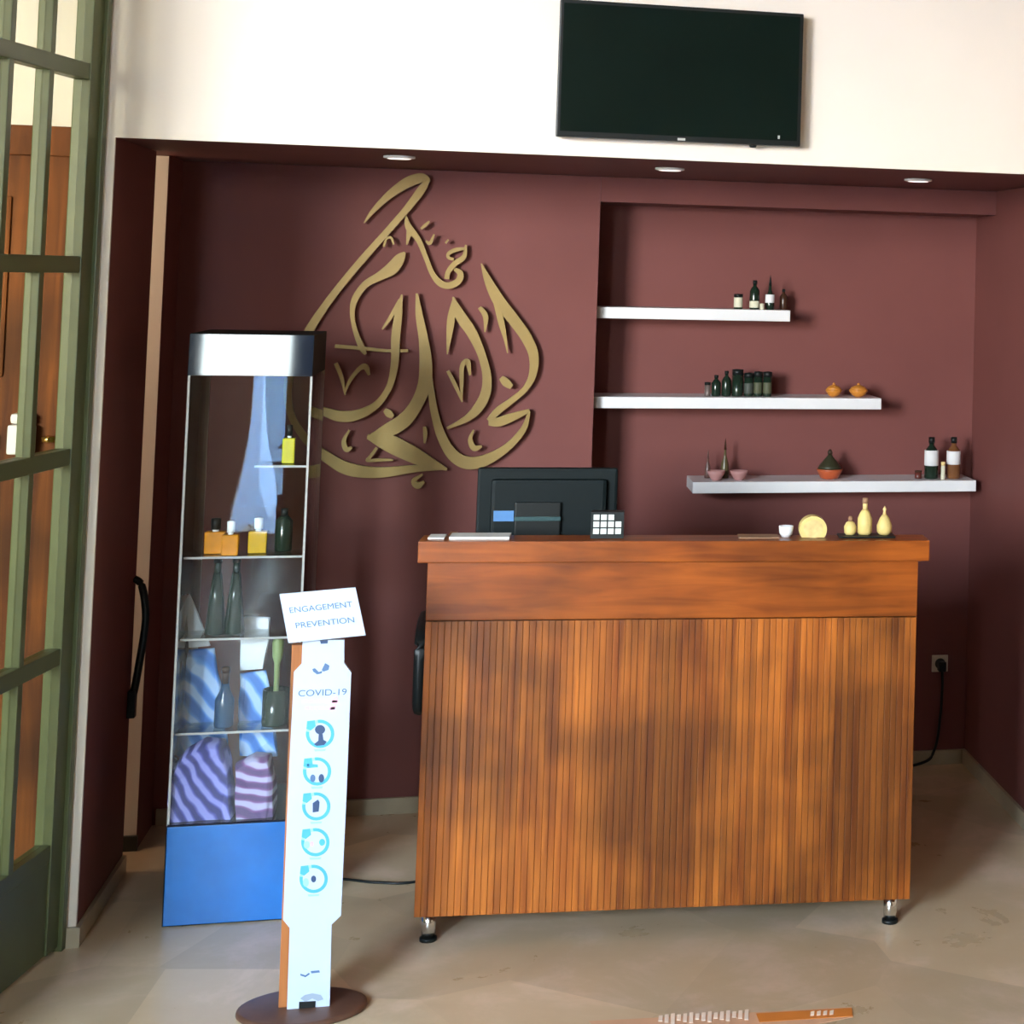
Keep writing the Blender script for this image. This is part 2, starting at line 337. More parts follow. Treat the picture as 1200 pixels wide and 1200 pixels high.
STROKES = [
 [(248,232,4),(275,195,16),(330,140,28),(390,98,38),(435,82,36),(458,88,24),(462,98,8)],
 [(462,88,12),(440,120,30),(395,180,26),(330,255,24),(250,345,26),(170,440,26),(110,520,28),(65,590,32),(20,680,34),(-8,780,30),(5,880,26),(60,965,30),(130,1022,40),(200,1058,46),(300,1068,38),(420,1055,26),(520,1055,8)],
 [(384,330,6),(368,350,36),(340,385,46),(300,410,32),(250,440,25),(216,490,24),(208,540,16),(220,600,18),(240,650,22),(252,672,10)],
 [(150,645,12),(240,652,14),(320,660,11),(395,660,11)],
 [(388,208,4),(396,245,24),(430,290,20),(455,350,17),(475,400,18),(500,432,24),(530,442,24),(562,428,24),(570,402,22),(550,386,12)],
 [(396,235,12),(398,265,18),(390,305,5)],
 [(524,420,18),(530,395,18),(552,368,20),(582,345,18),(588,305,6)],
 [(586,318,8),(556,322,15),(532,333,13),(530,348,12),(548,354,9)],
 [(640,368,4),(665,430,30),(700,495,44),(745,552,42),(790,615,40),(815,675,36),(812,740,28),(785,790,21),(740,828,22),(695,862,26),(665,895,20)],
 [(664,900,22),(700,898,34),(750,880,28),(802,860,12)],
 [(800,866,10),(780,925,22),(725,985,28),(655,1026,40),(595,1036,46),(545,1010,42),(508,950,34),(486,880,28),(472,800,24),(462,720,22)],
 [(690,490,26),(708,570,22),(720,620,12),(728,668,4)],
 [(634,515,14),(654,545,20),(652,598,4)],
 [(548,482,6),(538,560,28),(526,672,4)],
 [(545,480,6),(568,540,38),(608,600,38),(640,670,30),(658,740,32),(655,800,36),(630,850,36),(590,888,24),(525,920,8)],
 [(424,468,8),(432,540,26),(446,620,34),(454,700,46),(450,770,48),(425,835,46),(385,890,52),(330,925,50),(262,952,16)],
 [(258,948,16),(320,965,60),(390,998,62),(455,1030,46),(525,1058,8)],
 [(308,588,5),(335,550,14),(368,490,14)],
 [(374,472,6),(362,540,28),(353,620,32),(350,700,28),(332,780,23),(290,840,26),(230,873,36),(170,880,40),(110,862,30),(60,840,8)],
 [(152,702,14),(172,750,14),(184,808,5)],
 [(182,802,6),(200,760,12),(230,722,16),(252,714,22),(264,742,8)],
 [(528,728,12),(555,780,14),(576,832,5)],
 [(574,828,6),(574,765,14),(576,712,17),(594,697,20),(602,742,8)],
 [(706,750,18),(722,766,30),(742,782,18)], [(316,858,14),(330,870,28),(344,882,14)],
 [(198,926,6),(180,962,16),(188,990,20),(206,984,10)], [(614,926,6),(603,958,16),(616,986,22),(642,980,8)],
 [(450,915,12),(452,940,15),(450,970,6)], [(290,985,10),(268,1015,12),(258,1028,10),(300,1026,11),(345,1026,6)],
 [(444,1074,6),(414,1096,18),(428,1112,24),(448,1098,8)],
 [(314,312,8),(322,286,9),(338,282,9),(346,304,7)], [(438,252,8),(452,240,11),(466,226,6)],
 [(454,292,8),(468,300,12),(482,270,6)], [(520,300,7),(530,288,6)]]
for i, s_ in enumerate(STROKES): stroke(s_, dep=.0004*i)

# ------------------------------------------------------------------ reception counter
CA = math.atan2(-.11, 1.343)
ct = thing('reception_counter', (.862, -.17, 0), 'walnut reception counter with vertical slatted front on short chrome legs', 'counter', rz=CA)
CL, CDp = 1.347, .55
def cp(name, m, *b, bev=.002, parent=None): return MB().box(*b, bev=bev).build(name, m, parent or ct, local=True)
zb, zj, z1, z2 = .079, .865, 1.022, 1.080
cp('carcass', WALN_H, .004, CL-.004, .012, .03, zb+.002, z1)
cp('fascia', WALN_H, .002, CL-.002, -.006, .012, zj, z1)
ns = 78; sw = (CL-.004)/ns
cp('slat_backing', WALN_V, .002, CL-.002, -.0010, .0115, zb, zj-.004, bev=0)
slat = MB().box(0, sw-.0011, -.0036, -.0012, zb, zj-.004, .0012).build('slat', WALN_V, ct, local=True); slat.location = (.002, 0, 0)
for i in range(1, ns):
    c_ = slat.copy(); C.objects.link(c_); c_.parent = ct; c_.location = (.002+sw*i, (i % 3)*-.0006, 0)
for x in (0, CL-.022): cp('side_panel', WALN_V, x, x+.022, .031, CDp, zb, z1)
cp('ledge', WALN_H, -.022, CL+.026, -.03, .085, z1+.0005, z2, bev=.003)
cp('worktop', WALN_H, .024, CL-.024, .032, CDp, .74, .775)
cp('bottom_board', WALN_H, .024, CL-.024, .032, CDp, zb, zb+.02)
for x in (.036, CL-.05):
    for y in (.045, CDp-.06):
        l = MB().lathe([(.019, .009), (.019, zb)], (x, y, 0), 20).build('leg', CHROME, ct, local=True)
        MB().lathe([(.023, .0), (.023, .009), (.019, .0095)], (x, y, 0), 20).build('foot', BLACK, l, local=True)
R_ct = Matrix.Rotation(CA, 3, 'Z')
def onct(x, y, z): return Vector((.862, -.17, 0)) + R_ct @ Vector((x, y, z))
def ledge_at(px, y):           # point on the ledge at local depth y under picture column px
    lo, hi = -.1, 1.6
    for _ in range(40):
        m = (lo+hi)/2; p = onct(m, y, z2); d = p-CAM
        if PPX+FPX*d.dot(RT)/d.dot(FW) < px: lo = m
        else: hi = m
    return onct(lo, y, z2)
def paper(x0, x1, y0, y1, lab, h, m=None):
    p0 = ledge_at(x0, (y0+y1)/2); p1 = ledge_at(x1, (y0+y1)/2); L = (p1-p0).length
    o = MB().box(0, L, -(y1-y0)/2, (y1-y0)/2, 0, h, 0).build('paper_stack', m or mat('paper', (.75, .75, .74), .7)); o.location = p0+Vector((0, 0, .0005)); o.rotation_euler.z = CA
    return tag(o, lab, 'paper')
paper(503, 522, .01, .075, 'small white card at the end of the counter ledge', .004)
paper(528, 598, .0, .078, 'flat white papers lying on the counter ledge before the monitor', .007)
paper(865, 912, .01, .075, 'thin brown leaflet flat on the ledge beside the white cup', .003, mat('kraft', (.30, .17, .10), .7))

# monitor
mp_ = onct(.30, .33, .775)
mo = thing('monitor', mp_, 'black desktop monitor seen from behind on the counter worktop', 'monitor', rz=CA+.03)
MW = .40
def mpart(n, m, *b, bev=.003, parent=None): return MB().box(*b, bev=bev).build(n, m, parent or mo, local=True)
TEAL = mat('monitor_shell', (.003, .007, .008), .55, var=.1, spec=.2)
mxc = -.005
mpart('shell', TEAL, mxc-MW/2, mxc+MW/2, -.02, .012, .115, .465, bev=.008)
mpart('screen', SCREEN, mxc-MW/2+.012, mxc+MW/2-.012, .012, .014, .13, .452, bev=0)
bk = mpart('back_housing', TEAL, mxc-.16, mxc+.17, -.042, -.02, .14, .435, bev=.012)
mpart('vesa_plate', BLACK, mxc-.09, mxc+.04, -.056, -.042, .23, .37, bev=.004)
mpart('ridge', mat('teal_edge', (.03, .07, .075), .3), mxc-.09, mxc+.04, -.062, -.056, .318, .330, bev=.001)
mpart('stand', BLACK, mxc-.05, mxc+.03, -.05, -.02, .0, .24); mpart('stand_foot', BLACK, mxc-.12, mxc+.10, -.11, .09, 0, .012)
mpart('blue_label', mat('blue_label', (.07, .20, .45), .5), mxc-.15, mxc-.093, -.0445, -.042, .315, .345, bev=0)
# card terminal in front of the monitor
kt = thing('card_terminal', onct(.475, .045, z2+.0005), 'small black card terminal with pale face on the ledge before the monitor', 'card terminal', rz=CA)
MB().prism([(-.045, -.03, 0), (-.045, .04, 0), (-.045, .03, .07), (-.045, -.012, .07)], (.09, 0, 0)).build('body', BLACK, kt, local=True)
fa = Matrix.Rotation(math.atan2(.018, .07), 3, 'X')
PALE = mat('pale_keys', (.62, .66, .64), .5)
for i in range(4):
    for j in range(3):
        if (i, j) == (3, 2): continue
        b_ = MB().box(-.038+i*.02, -.022+i*.02, -.004, .001, .012+j*.019, .027+j*.019); o = b_.build('key', PALE, kt, local=True)
        o.rotation_euler.x = -math.atan2(.018, .07); o.location = (0, -.0305, 0)

# office chair behind the counter
ch = thing('office_chair', onct(-.125, .78, 0), 'black office chair half hidden behind the counter end', 'chair')
def chp(n, mb, m=BLACK): return mb.build(n, m, ch, local=True)
chp('seat', MB().box(.05, .53, -.22, .24, .42, .5, .03)); chp('backrest', MB().box(.09, .49, .2, .25, .55, .88, .02))
for x in (.03, .55):
    chp('armrest', MB().tube(catmull([(x, .18, .46), (x-.0, .18, .6), (x, .12, .70), (x, -.1, .71), (x, -.2, .66), (x, -.18, .5), (x, -.1, .46)], 5), .018, 8))
chp('column', MB().lathe([(.03, .08), (.03, .42)], (.29, 0, 0), 14))
for k in range(5):
    a = 2*math.pi*k/5
    chp('base_spoke', MB().tube([(.29, 0, .1), (.29+.2*math.cos(a), .2*math.sin(a), .07)], [.022, .014], 8))
    chp('castor', MB().lathe([(0, .0), (.022, .006), (.027, .028), (.02, .05), (0, .056)], (.29+.2*math.cos(a), .2*math.sin(a), 0), 12))

# things on the ledge
def lathe_thing(name, loc, lab, cat, parts, group=None, n=18):
    t = thing(name, loc, lab, cat, group)
    for pn, prof, m in parts: MB().lathe(prof, (0, 0, 0), n).build(pn, m, t, local=True)
    return t
SOAP = mat('yellow_soap', (.72, .55, .20), .5, var=.12, scale=30); CERW = mat('white_cup', (.82, .84, .87), .35); STRAW = mat('straw', (.70, .52, .22), .6, var=.2, scale=40)
EPS = Vector((0, 0, .0006))
lathe_thing('cup', ledge_at(921, .045)+EPS, 'small white cup on the counter ledge beside the yellow soap', 'cup',
            [('bowl', [(.012, 0), (.019, .010), (.021, .03), (.0185, .03), (.016, .012), (0, .008)], CERW), ('foot', [(.013, 0), (.013, .004)], CERW)])
p = ledge_at(952, .045)
t = thing('soap_block', p+EPS, 'round yellow soap block standing on the counter ledge', 'soap', rz=CA)
MB().prism([(.039*math.cos(a), -.02, max(.0, .022+.038*math.sin(a))) for a in [math.radians(-35+250*i/22) for i in range(23)]], (0, .04, 0)).build('block', SOAP, t, local=True)
MB().prism([(.028*math.cos(a), -.022, .024+.026*math.sin(a)) for a in [2*math.pi*i/20 for i in range(20)]], (0, .002, 0)).build('stamp', STRAW, t, local=True)
t = MB().box(-.085, .075, -.035, .035, 0, .005, .001).build('tray', BLACK); t.location = ledge_at(1017, .045)+EPS; t.rotation_euler.z = CA; tag(t, 'thin black tray under the three yellow bottles', 'tray')
UPT = Vector((0, 0, .0062))
CORK = mat('cork', (.33, .18, .10), .7)
lathe_thing('oil_bottle', ledge_at(996, .045)+UPT, 'squat yellow bottle with dark cork, shortest of the three on the tray', 'bottle',
            [('body', [(.012, 0), (.017, .006), (.018, .022), (.012, .034), (.006, .038)], SOAP), ('stopper', [(.006, .038), (.007, .046), (.004, .052), (0, .053)], CORK)], 'yellow bottles on the tray')
lathe_thing('oil_bottle', ledge_at(1013, .05)+UPT, 'tall yellow bottle with long neck, tallest of the three on the tray', 'bottle',
            [('body', [(.016, 0), (.021, .006), (.021, .045), (.014, .062), (.008, .070)], SOAP), ('neck', [(.007, .070), (.007, .088)], STRAW), ('stopper', [(.0085, .088), (.0085, .102), (0, .104)], CORK)], 'yellow bottles on the tray')
lathe_thing('oil_bottle', ledge_at(1036, .045)+UPT, 'drop shaped yellow bottle with pointed top at the tray end', 'bottle',
            [('body', [(.014, 0), (.021, .008), (.022, .026), (.014, .046), (.007, .056)], SOAP), ('stopper', [(.006, .056), (.004, .066), (.006, .072), (0, .082)], STRAW)], 'yellow bottles on the tray')

# ------------------------------------------------------------------ niche shelves and what stands on them
YS0, YS1 = D+N_-.205, D+N_-.001
def shelf(x0, x1, z, lab):
    o = MB().box(x0, x1, YS0, YS1, z-.040, z, .002).build('wall_shelf', WHITE); return tag(o, lab, 'shelf', 'white floating shelves')
zs = (1.695, 1.381, 1.082)
shelf(XN+.003, at(926, 371, YS0).x, zs[0], 'short white floating shelf, topmost in the burgundy niche')
shelf(XN+.003, at(1033, 468, YS0).x, zs[1], 'middle white floating shelf carrying dark jars and orange bowls')
shelf(at(812, 565, YS0).x, at(1144, 565, YS0).x, zs[2], 'long white floating shelf, lowest in the niche')
def sx_(px, k, y): return Vector((at(px, (358, 460, 558)[k], y).x, y, zs[k]+.0005))
DG = mat('dark_green_glass', (.010, .022, .014), .15, var=.2); DBR = mat('dark_brown_glass', (.05, .022, .012), .2, var=.2); LBL = mat('cream_label', (.62, .60, .46), .6); LBW = mat('white_label', (.70, .70, .72), .6)
def bottle(px, k, h, r, lab, body=DG, label=None, lz=(.15, .6), cap=BLACK, kind='round', group=None, y=None, cat='bottle', name='bottle'):
    y = y or YS0+.07; loc = sx_(px, k, y)
    if kind == 'round': prof = [(r*.9, 0), (r, .004), (r, h*.62), (r*.75, h*.72), (r*.36, h*.80), (r*.34, h*.86)]; cprof = [(r*.45, h*.86), (r*.45, h), (0, h)]
    elif kind == 'spire': prof = [(r*.9, 0), (r, h*.12), (r*.85, h*.35), (r*.35, h*.55), (r*.25, h*.7)]; cprof = [(r*.32, h*.7), (r*.2, h*.85), (0, h)]
    else: prof = [(r*.95, 0), (r, .004), (r, h*.78)]; cprof = [(r*1.03, h*.78), (r*1.03, h*.98), (0, h)]
    parts = [('body', prof, body), ('cap', cprof, cap)]
    if label: parts.append(('label', [(r*.98, h*lz[0]-.001), (r*1.02, h*lz[0]), (r*1.02, h*lz[1]), (r*.98, h*lz[1]+.001)], label))
    return lathe_thing(name, loc, lab, cat, parts, group, 16)
g1 = 'bottles on the top shelf'
bottle(865, 0, .055, .016, 'small dark jar with cream label on the top shelf, shortest there', label=LBL, lz=(.12, .75), kind='jar', group=g1, cat='jar', name='jar')
bottle(884, 0, .105, .018, 'rounded dark bottle with small pale label on the top shelf', label=LBL, lz=(.06, .28), group=g1)
bottle(902, 0, .128, .017, 'pointed dark bottle with pale label, tallest on the top shelf', label=LBW, lz=(.2, .42), kind='spire', group=g1)
bottle(893, 0, .022, .008, 'tiny pale vial between the dark bottles on the top shelf', body=LBL, cap=LBL, kind='jar', y=YS0+.035, group=g1)
bottle(918, 0, .075, .014, 'plain dark brown bottle near the end of the top shelf', body=DBR, group=g1, y=YS0+.13)
g2 = 'dark jars in a row on the middle shelf'
for px, h, r, kind, lab, L_ in ((829, .05, .011, 'jar', 'slim greyish vial at the start of the dark jar row', None), (839, .075, .017, 'round', 'dark green bottle with rounded shoulders, first of the jar row', None),
        (851, .09, .017, 'round', 'dark green bottle standing second in the jar row', None), (864, .098, .020, 'jar', 'broad dark green jar, tallest of the row on the middle shelf', None),
        (877, .085, .017, 'jar', 'dark green jar with faint grey label beside the broad jar', 1), (888, .09, .016, 'jar', 'dark green jar with olive label near the row end', 2), (899, .09, .016, 'jar', 'dark green jar with olive label, last of the row', 2)):
    bottle(px, 1, h, r, lab, body=(mat('grey_vial', (.13, .10, .09), .4) if px == 829 else DG), label={None: None, 1: mat('faint_label', (.05, .06, .05), .6), 2: mat('olive_label', (.07, .075, .04), .6)}[L_], lz=(.12, .55), kind=kind, group=g2, cat='jar', name='jar')
ORG = mat('orange_glaze', (.52, .20, .03), .35, var=.15, scale=20); PNK = mat('pink_glaze', (.50, .25, .24), .45, var=.1); TERR = mat('terracotta_glaze', (.42, .085, .03), .4, var=.2, scale=15)
for px, lab in ((977, 'small orange lidded bowl on the middle shelf nearer the dark jars'), (1006, 'small orange lidded bowl at the middle shelf end, wider of the two')):
    s_ = 1.0 if px < 990 else 1.15
    lathe_thing('lidded_bowl', sx_(px, 1, YS0+.07), lab, 'bowl', [('bowl', [(.010*s_, 0), (.020*s_, .006), (.031*s_, .022), (.030*s_, .026)], ORG), ('lid', [(.030*s_, .026), (.022*s_, .036), (.010*s_, .042), (.004*s_, .044)], ORG), ('knob', [(.005, .043), (.006, .048), (0, .052)], ORG)], 'orange bowls')
for px, lab in ((839, 'small pink bowl on the lowest shelf below the slim spire bottles'), (866, 'small pink bowl on the lowest shelf standing clear of the bottles')):
    lathe_thing('bowl', sx_(px, 2, YS0+.05), lab, 'bowl', [('bowl', [(.012, 0), (.020, .006), (.030, .024), (.033, .034), (.030, .034), (.026, .022), (0, .012)], PNK), ('foot', [(.014, 0), (.013, .005)], PNK)], 'pink bowls')
bottle(829, 2, .105, .012, 'short slim dusky spire bottle behind the pink bowl', body=mat('dusky_glass', (.12, .06, .05), .3), cap=mat('dusky_cap', (.14, .07, .06), .4), kind='spire', y=YS0+.12)
bottle(849, 2, .145, .016, 'tall slim spire bottle with olive tint on the lowest shelf', body=mat('olive_glass', (.10, .075, .035), .25), cap=DBR, kind='spire', y=YS0+.12)
lathe_thing('tagine', sx_(972, 2, YS0+.08), 'small tagine with orange red base and dark conical lid', 'tagine',
            [('dish', [(.026, 0), (.034, .004), (.047, .030), (.048, .036)], TERR), ('lid', [(.044, .036), (.040, .046), (.024, .066), (.010, .082), (.007, .088)], mat('dark_lid', (.03, .03, .014), .4)), ('knob', [(.008, .088), (.010, .096), (.004, .106), (0, .107)], mat('dark_knob', (.035, .02, .012), .4))])
bottle(1091, 2, .152, .026, 'dark green bottle with white label at the lowest shelf end', label=LBW, lz=(.32, .68), group=None)
bottle(1117, 2, .152, .026, 'amber brown bottle with pale label at the lowest shelf end', body=mat('amber_glass', (.16, .065, .025), .25, var=.2), label=LBW, lz=(.35, .66))
bottle(1105, 2, .065, .008, 'thin cream stick vial between the two labelled bottles', body=LBL, cap=STRAW, kind='jar', y=YS0+.04)
bottle(1076, 2, .030, .013, 'tiny dark red pot beside the dark green bottle', body=mat('red_pot', (.10, .02, .015), .4), cap=DBR, kind='jar', cat='pot', name='pot')

# ------------------------------------------------------------------ wall socket, plug and cables
YB = D+N_
p = at(1101, 777, YB)
so = thing('wall_socket', (p.x, YB, p.z), 'cream square wall socket low on the niche wall', 'socket')
MB().box(p.x-.031, p.x+.031, YB-.009, YB-.0005, p.z-.031, p.z+.031, .002).build('plate', mat('socket_cream', (.62, .55, .44), .5), so)
MB().lathe([(.020, -.0005), (.020, .0)], (0, 0, 0), 16).build('recess', DARKST, so, local=True).rotation_euler = (math.pi/2, 0, 0)
so.children[-1].location = (0, -.0095, 0)
pc = MB(); pc.box(p.x-.012, p.x+.016, YB-.045, YB-.0105, p.z-.024, p.z+.012, .004)
pc.tube(catmull([(p.x+.002, YB-.035, p.z-.02), (p.x+.004, YB-.035, p.z-.08), (p.x, YB-.03, .18), (p.x-.02, YB-.03, .06), (p.x-.08, YB-.04, .014), (p.x-.35, YB-.12, .006)], 8), .0055, 8)
tag(pc.build('power_plug', BLACK), 'black power plug and cable hanging from the wall socket', 'plug')
a_, b_ = atz(392, 1030, .004), atz(490, 1033, .004)
fc = MB().tube(catmull([tuple(atz(330, 1036, .004)), tuple(a_), tuple(atz(440, 1034, .004)), tuple(b_), tuple(atz(600, 1012, .004))], 8), .004, 8).build('floor_cable', BLACK)
tag(fc, 'thin black cable lying on the floor towards the counter', 'cable')

# ------------------------------------------------------------------ display cabinet
cb = atz(189, 1087, 0); cbx, cby = cb.x, cb.y
ctop = at(222, 391, cby).z
CWd = at(366, 394, cby).x-at(220, 391, cby).x; CDd = .36
cab = thing('display_cabinet', (cbx+CWd/2, cby+CDd/2, 0), 'tall clear display cabinet with blue base and black mirrored top', 'display cabinet')
x0, x1, y0, y1 = cbx, cbx+CWd, cby, cby+CDd
zbt = at(192, 968, cby).z; zcap = at(219, 440, cby).z
BLUE = mat('blue_acrylic', (.005, .115, .40), .12, var=.15, scale=7, spec=.5)
NVY = mat('black_acrylic', (.004, .008, .018), .04, spec=.28)
MIRR = mat('mirror_film', (.80, .86, .88), .03, 1, var=.02)
MB().box(x0, x1, y0, y1, 0, zbt, .003).build('base', NVY, cab)
def bpoly(name, pts, m, dep):
    o = MB().prism([at(px, py, y0-.0005) for px, py in pts], (0, -dep, 0)).build(name, m, cab); return o
MB().box(x0+.004, x1-.004, y0-.0035, y0-.0005, .004, zbt-.004, .001).build('blue_panel', BLUE, cab)
# cap: slightly tipped mirrored front
ca = MB(); tip = .0105
ca.prism([(x0, y0+.004, zcap), (x0, y0+.004+tip, ctop), (x0, y1, ctop), (x0, y1, zcap)], (CWd, 0, 0)); ca.build('top_cap', mat('matte_black', (.006, .009, .008), .6, spec=.15), cab)
MB().prism([(x0+.001, y0+.0030, zcap+.001), (x0+.001, y0+.0034, zcap+.001), (x0+.001, y0+.0034+tip, ctop-.001), (x0+.001, y0+.0030+tip, ctop-.001)], (CWd-.002, 0, 0)).build('mirror_front', NVY, cab)
def capy(z): return y0+.004+tip*(z-zcap)/(ctop-zcap)
def cap_pt(px, py):
    lo = at(px, py, y0+.004); 
    for _ in range(6): lo = at(px, py, capy(lo.z))
    return lo
# wavy acrylic front, clear sides and back
def wavy(name, m):
    mb = MB(); b = mb.b; nx, nz = 26, 60; g = []
    for k in range(2):
        g.append([[b.verts.new((x0+.002+(CWd-.004)*i/nx, y0+.006-.003*k+.00025*math.sin(3.1*i/nx*math.pi+.8*math.sin(5*j/nz))*math.sin(2.2*math.pi*j/nz+.6), zbt+(zcap-zbt)*j/nz)) for i in range(nx+1)] for j in range(nz+1)])
    for k in range(2):
        for j in range(nz):
            for i in range(nx):
                f = b.faces.new((g[k][j][i], g[k][j][i+1], g[k][j+1][i+1], g[k][j+1][i])); f.smooth = True
    return mb.build(name, m, cab)
ACR = glass('front_acrylic', (.96, .98, .98), 0, ior=1.34); ACS = glass('side_acrylic', (.96, .98, .97), 0, ior=1.3)
wavy('front_pane', ACR)
MB().box(x1-.005, x1, y0+.014, y1, zbt, zcap).build('side_pane', ACS, cab); MB().box(x0, x0+.005, y0+.014, y1, zbt, zcap).build('side_pane', ACS, cab)
EDGE = mat('acrylic_edge', (.55, .52, .50), .2, var=.05, trans=.3)
for X in (x0+.003, x1-.003):
    for Y in (y0+.014, y1-.003): MB().box(X-.003, X+.003, Y-.003, Y+.003, zbt, zcap).build('corner_post', EDGE, cab)
MB().box(x0+.005, x1-.005, y1-.005, y1, zbt, zcap).build('back_pane', ACS, cab)
SHG = glass('shelf_glass', (.92, .97, .95), .02)
cz_ = {}
def gshelf(py, a, b):
    z = at(300, py, y0+.1).z
    o = MB().box(x0+.006+(CWd-.012)*a, x0+.006+(CWd-.012)*b, y0+.046, y0+.155, z-.006, z).build('glass_shelf', SHG, cab)
    MB().box(x0+.006+(CWd-.012)*a, x0+.006+(CWd-.012)*b, y0+.043, y0+.046, z-.006, z).build('shelf_edge', EDGE, o)
    return z
zA = gshelf(543, .55, 1); zB = gshelf(648, 0, 1); zC = gshelf(742, 0, 1); zD = gshelf(850, 0, 1)
yv = y0+.10
def inx(px, py): return at(px, py, yv).x
ODK = mat('orange_perfume', (.62, .24, .012), .12, var=.15, scale=25); YEL = mat('yellow_perfume', (.50, .46, .02), .15, var=.1); CLR = mat('clear_cap', (.80, .80, .78), .2)
def flask(px, py, z, w_, d_, h, lab, m, cap, caph, dy=0, group=None, cat='bottle'):
    t = thing('perfume_bottle', (inx(px, py), yv+dy, z+.0006), lab, cat, group)
    MB().box(-w_/2, w_/2, -d_/2, d_/2, 0, h, .004).build('flask', m, t, local=True)
    MB().lathe([(w_*.16, h), (w_*.16, h+.006)], (0, 0, 0), 12).build('collar', CLR, t, local=True)
    MB().lathe([(w_*.24, h+.006), (w_*.24, h+.006+caph), (0, h+.008+caph)], (0, 0, 0), 12).build('cap', cap, t, local=True)
gp = 'perfume flasks on the cabinet shelf'
flask(252, 640, zB, .055, .03, .062, 'amber orange perfume flask with black cap inside the cabinet', ODK, BLACK, .03, group=gp)
flask(272, 640, zB, .045, .03, .058, 'amber orange perfume flask with clear cap inside the cabinet', ODK, CLR, .03, -.035, group=gp)
flask(302, 640, zB, .050, .03, .062, 'golden yellow square perfume flask with white cap inside the cabinet', mat('golden_perfume', (.55, .33, .015), .12), CLR, .03, group=gp)
flask(338, 540, zA, .034, .03, .072, 'yellow green perfume bottle with black cap on the upper cabinet shelf', YEL, BLACK, .03)
# tall dark bottle shapes standing in for reflected legs
for px, lab in ((252, 'tapered dark green bottle shape modelled after a reflection under the amber flasks'), (274, 'tapered dark green bottle shape modelled after a reflection beside its twin')):
    lathe_thing('tapered_reflection', Vector((inx(px, 740), yv, zC+.0006)), lab, 'bottle', [('body', [(.026, 0), (.028, .006), (.020, .10), (.012, .17)], DG), ('neck', [(.010, .17), (.009, .2)], DG), ('stopper', [(.012, .2), (.010, .215), (0, .217)], BLACK)], 'dark tapered reflection shapes')
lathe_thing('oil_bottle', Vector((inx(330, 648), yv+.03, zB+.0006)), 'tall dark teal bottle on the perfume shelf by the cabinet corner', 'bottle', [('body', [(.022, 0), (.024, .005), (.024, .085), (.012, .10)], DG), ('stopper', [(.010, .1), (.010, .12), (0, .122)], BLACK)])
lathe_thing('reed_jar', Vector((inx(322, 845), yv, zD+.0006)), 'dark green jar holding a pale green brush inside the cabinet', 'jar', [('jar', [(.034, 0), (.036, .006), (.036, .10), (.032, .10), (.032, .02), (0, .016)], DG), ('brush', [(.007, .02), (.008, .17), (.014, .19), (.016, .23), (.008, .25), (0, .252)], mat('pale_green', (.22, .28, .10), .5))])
lathe_thing('bottle', Vector((inx(262, 848), yv, zD+.0006)), 'brown and blue bottle shape modelled after a reflection on the lowest cabinet shelf', 'bottle', [('body', [(.024, 0), (.026, .005), (.026, .075), (.014, .10), (.010, .12)], mat('deep_blue_glass', (.01, .05, .12), .2)), ('neck', [(.010, .12), (.010, .15)], DBR), ('stopper', [(.012, .15), (.012, .165), (0, .167)], DBR)])  # bottle shape standing in for a dark reflection in the cabinet front
# cloth shapes standing in for blue, violet and white reflections in the front
def reflection_mat(name, c1, c2, c3, scale, rot):
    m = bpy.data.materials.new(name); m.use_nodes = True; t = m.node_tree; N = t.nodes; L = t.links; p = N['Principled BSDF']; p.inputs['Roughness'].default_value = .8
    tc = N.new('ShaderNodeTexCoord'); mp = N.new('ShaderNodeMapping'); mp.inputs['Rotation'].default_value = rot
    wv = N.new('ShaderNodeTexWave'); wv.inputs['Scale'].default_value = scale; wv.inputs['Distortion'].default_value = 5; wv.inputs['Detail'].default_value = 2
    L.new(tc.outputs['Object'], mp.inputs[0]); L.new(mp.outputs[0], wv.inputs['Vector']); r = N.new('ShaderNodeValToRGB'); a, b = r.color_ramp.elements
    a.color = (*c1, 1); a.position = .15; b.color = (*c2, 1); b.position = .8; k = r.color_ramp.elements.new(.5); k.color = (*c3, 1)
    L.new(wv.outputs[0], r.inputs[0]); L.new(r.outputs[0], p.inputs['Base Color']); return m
TW1 = reflection_mat('blue_stripe_reflection', (.05, .19, .62), (.45, .64, .95), (.14, .36, .85), 6, (0, .7, 0))
TW2 = reflection_mat('violet_stripe_reflection', (.03, .03, .17), (.28, .28, .68), (.09, .09, .40), 9, (0, .6, 0))
TW3 = reflection_mat('plum_reflection', (.10, .05, .16), (.45, .40, .62), (.22, .08, .25), 8, (0, 1.5, 0))
TWW = mat('white_reflection', (.82, .85, .92), .8, var=.08, scale=14, bump=.3)
def reflection_cloth(pts, y, th, m, lab, amp=.006, f=26):
    P_ = [at(px, py, y) for px, py in pts]; mb = MB(); cx = sum((p.x for p in P_))/len(P_); cz0 = min(p.z for p in P_)
    # soft folded slab: outline swept in depth with rippled faces
    n = 5; rings = []
    for k in range(n):
        s_ = 1-.06*(2*k/(n-1)-1)**2; yy = y+th*k/(n-1)
        rings.append([mb.b.verts.new((cx+(p.x-cx)*s_+amp*.3*math.sin(f*p.z*2+k), yy+amp*math.sin(f*(p.x+p.z))*(1 if k in (0, n-1) else 0), cz0+(p.z-cz0)*s_)) for p in P_])
    L = len(P_)
    for A, B in zip(rings, rings[1:]):
        for i in range(L): mb.b.faces.new((A[i], B[i], B[(i+1) % L], A[(i+1) % L])).smooth = True
    mb.b.faces.new(rings[0][::-1]); mb.b.faces.new(rings[-1])
    o = mb.build('reflection_cloth', m); return tag(o, lab, 'reflection_cloth', 'reflection shapes in the cabinet')
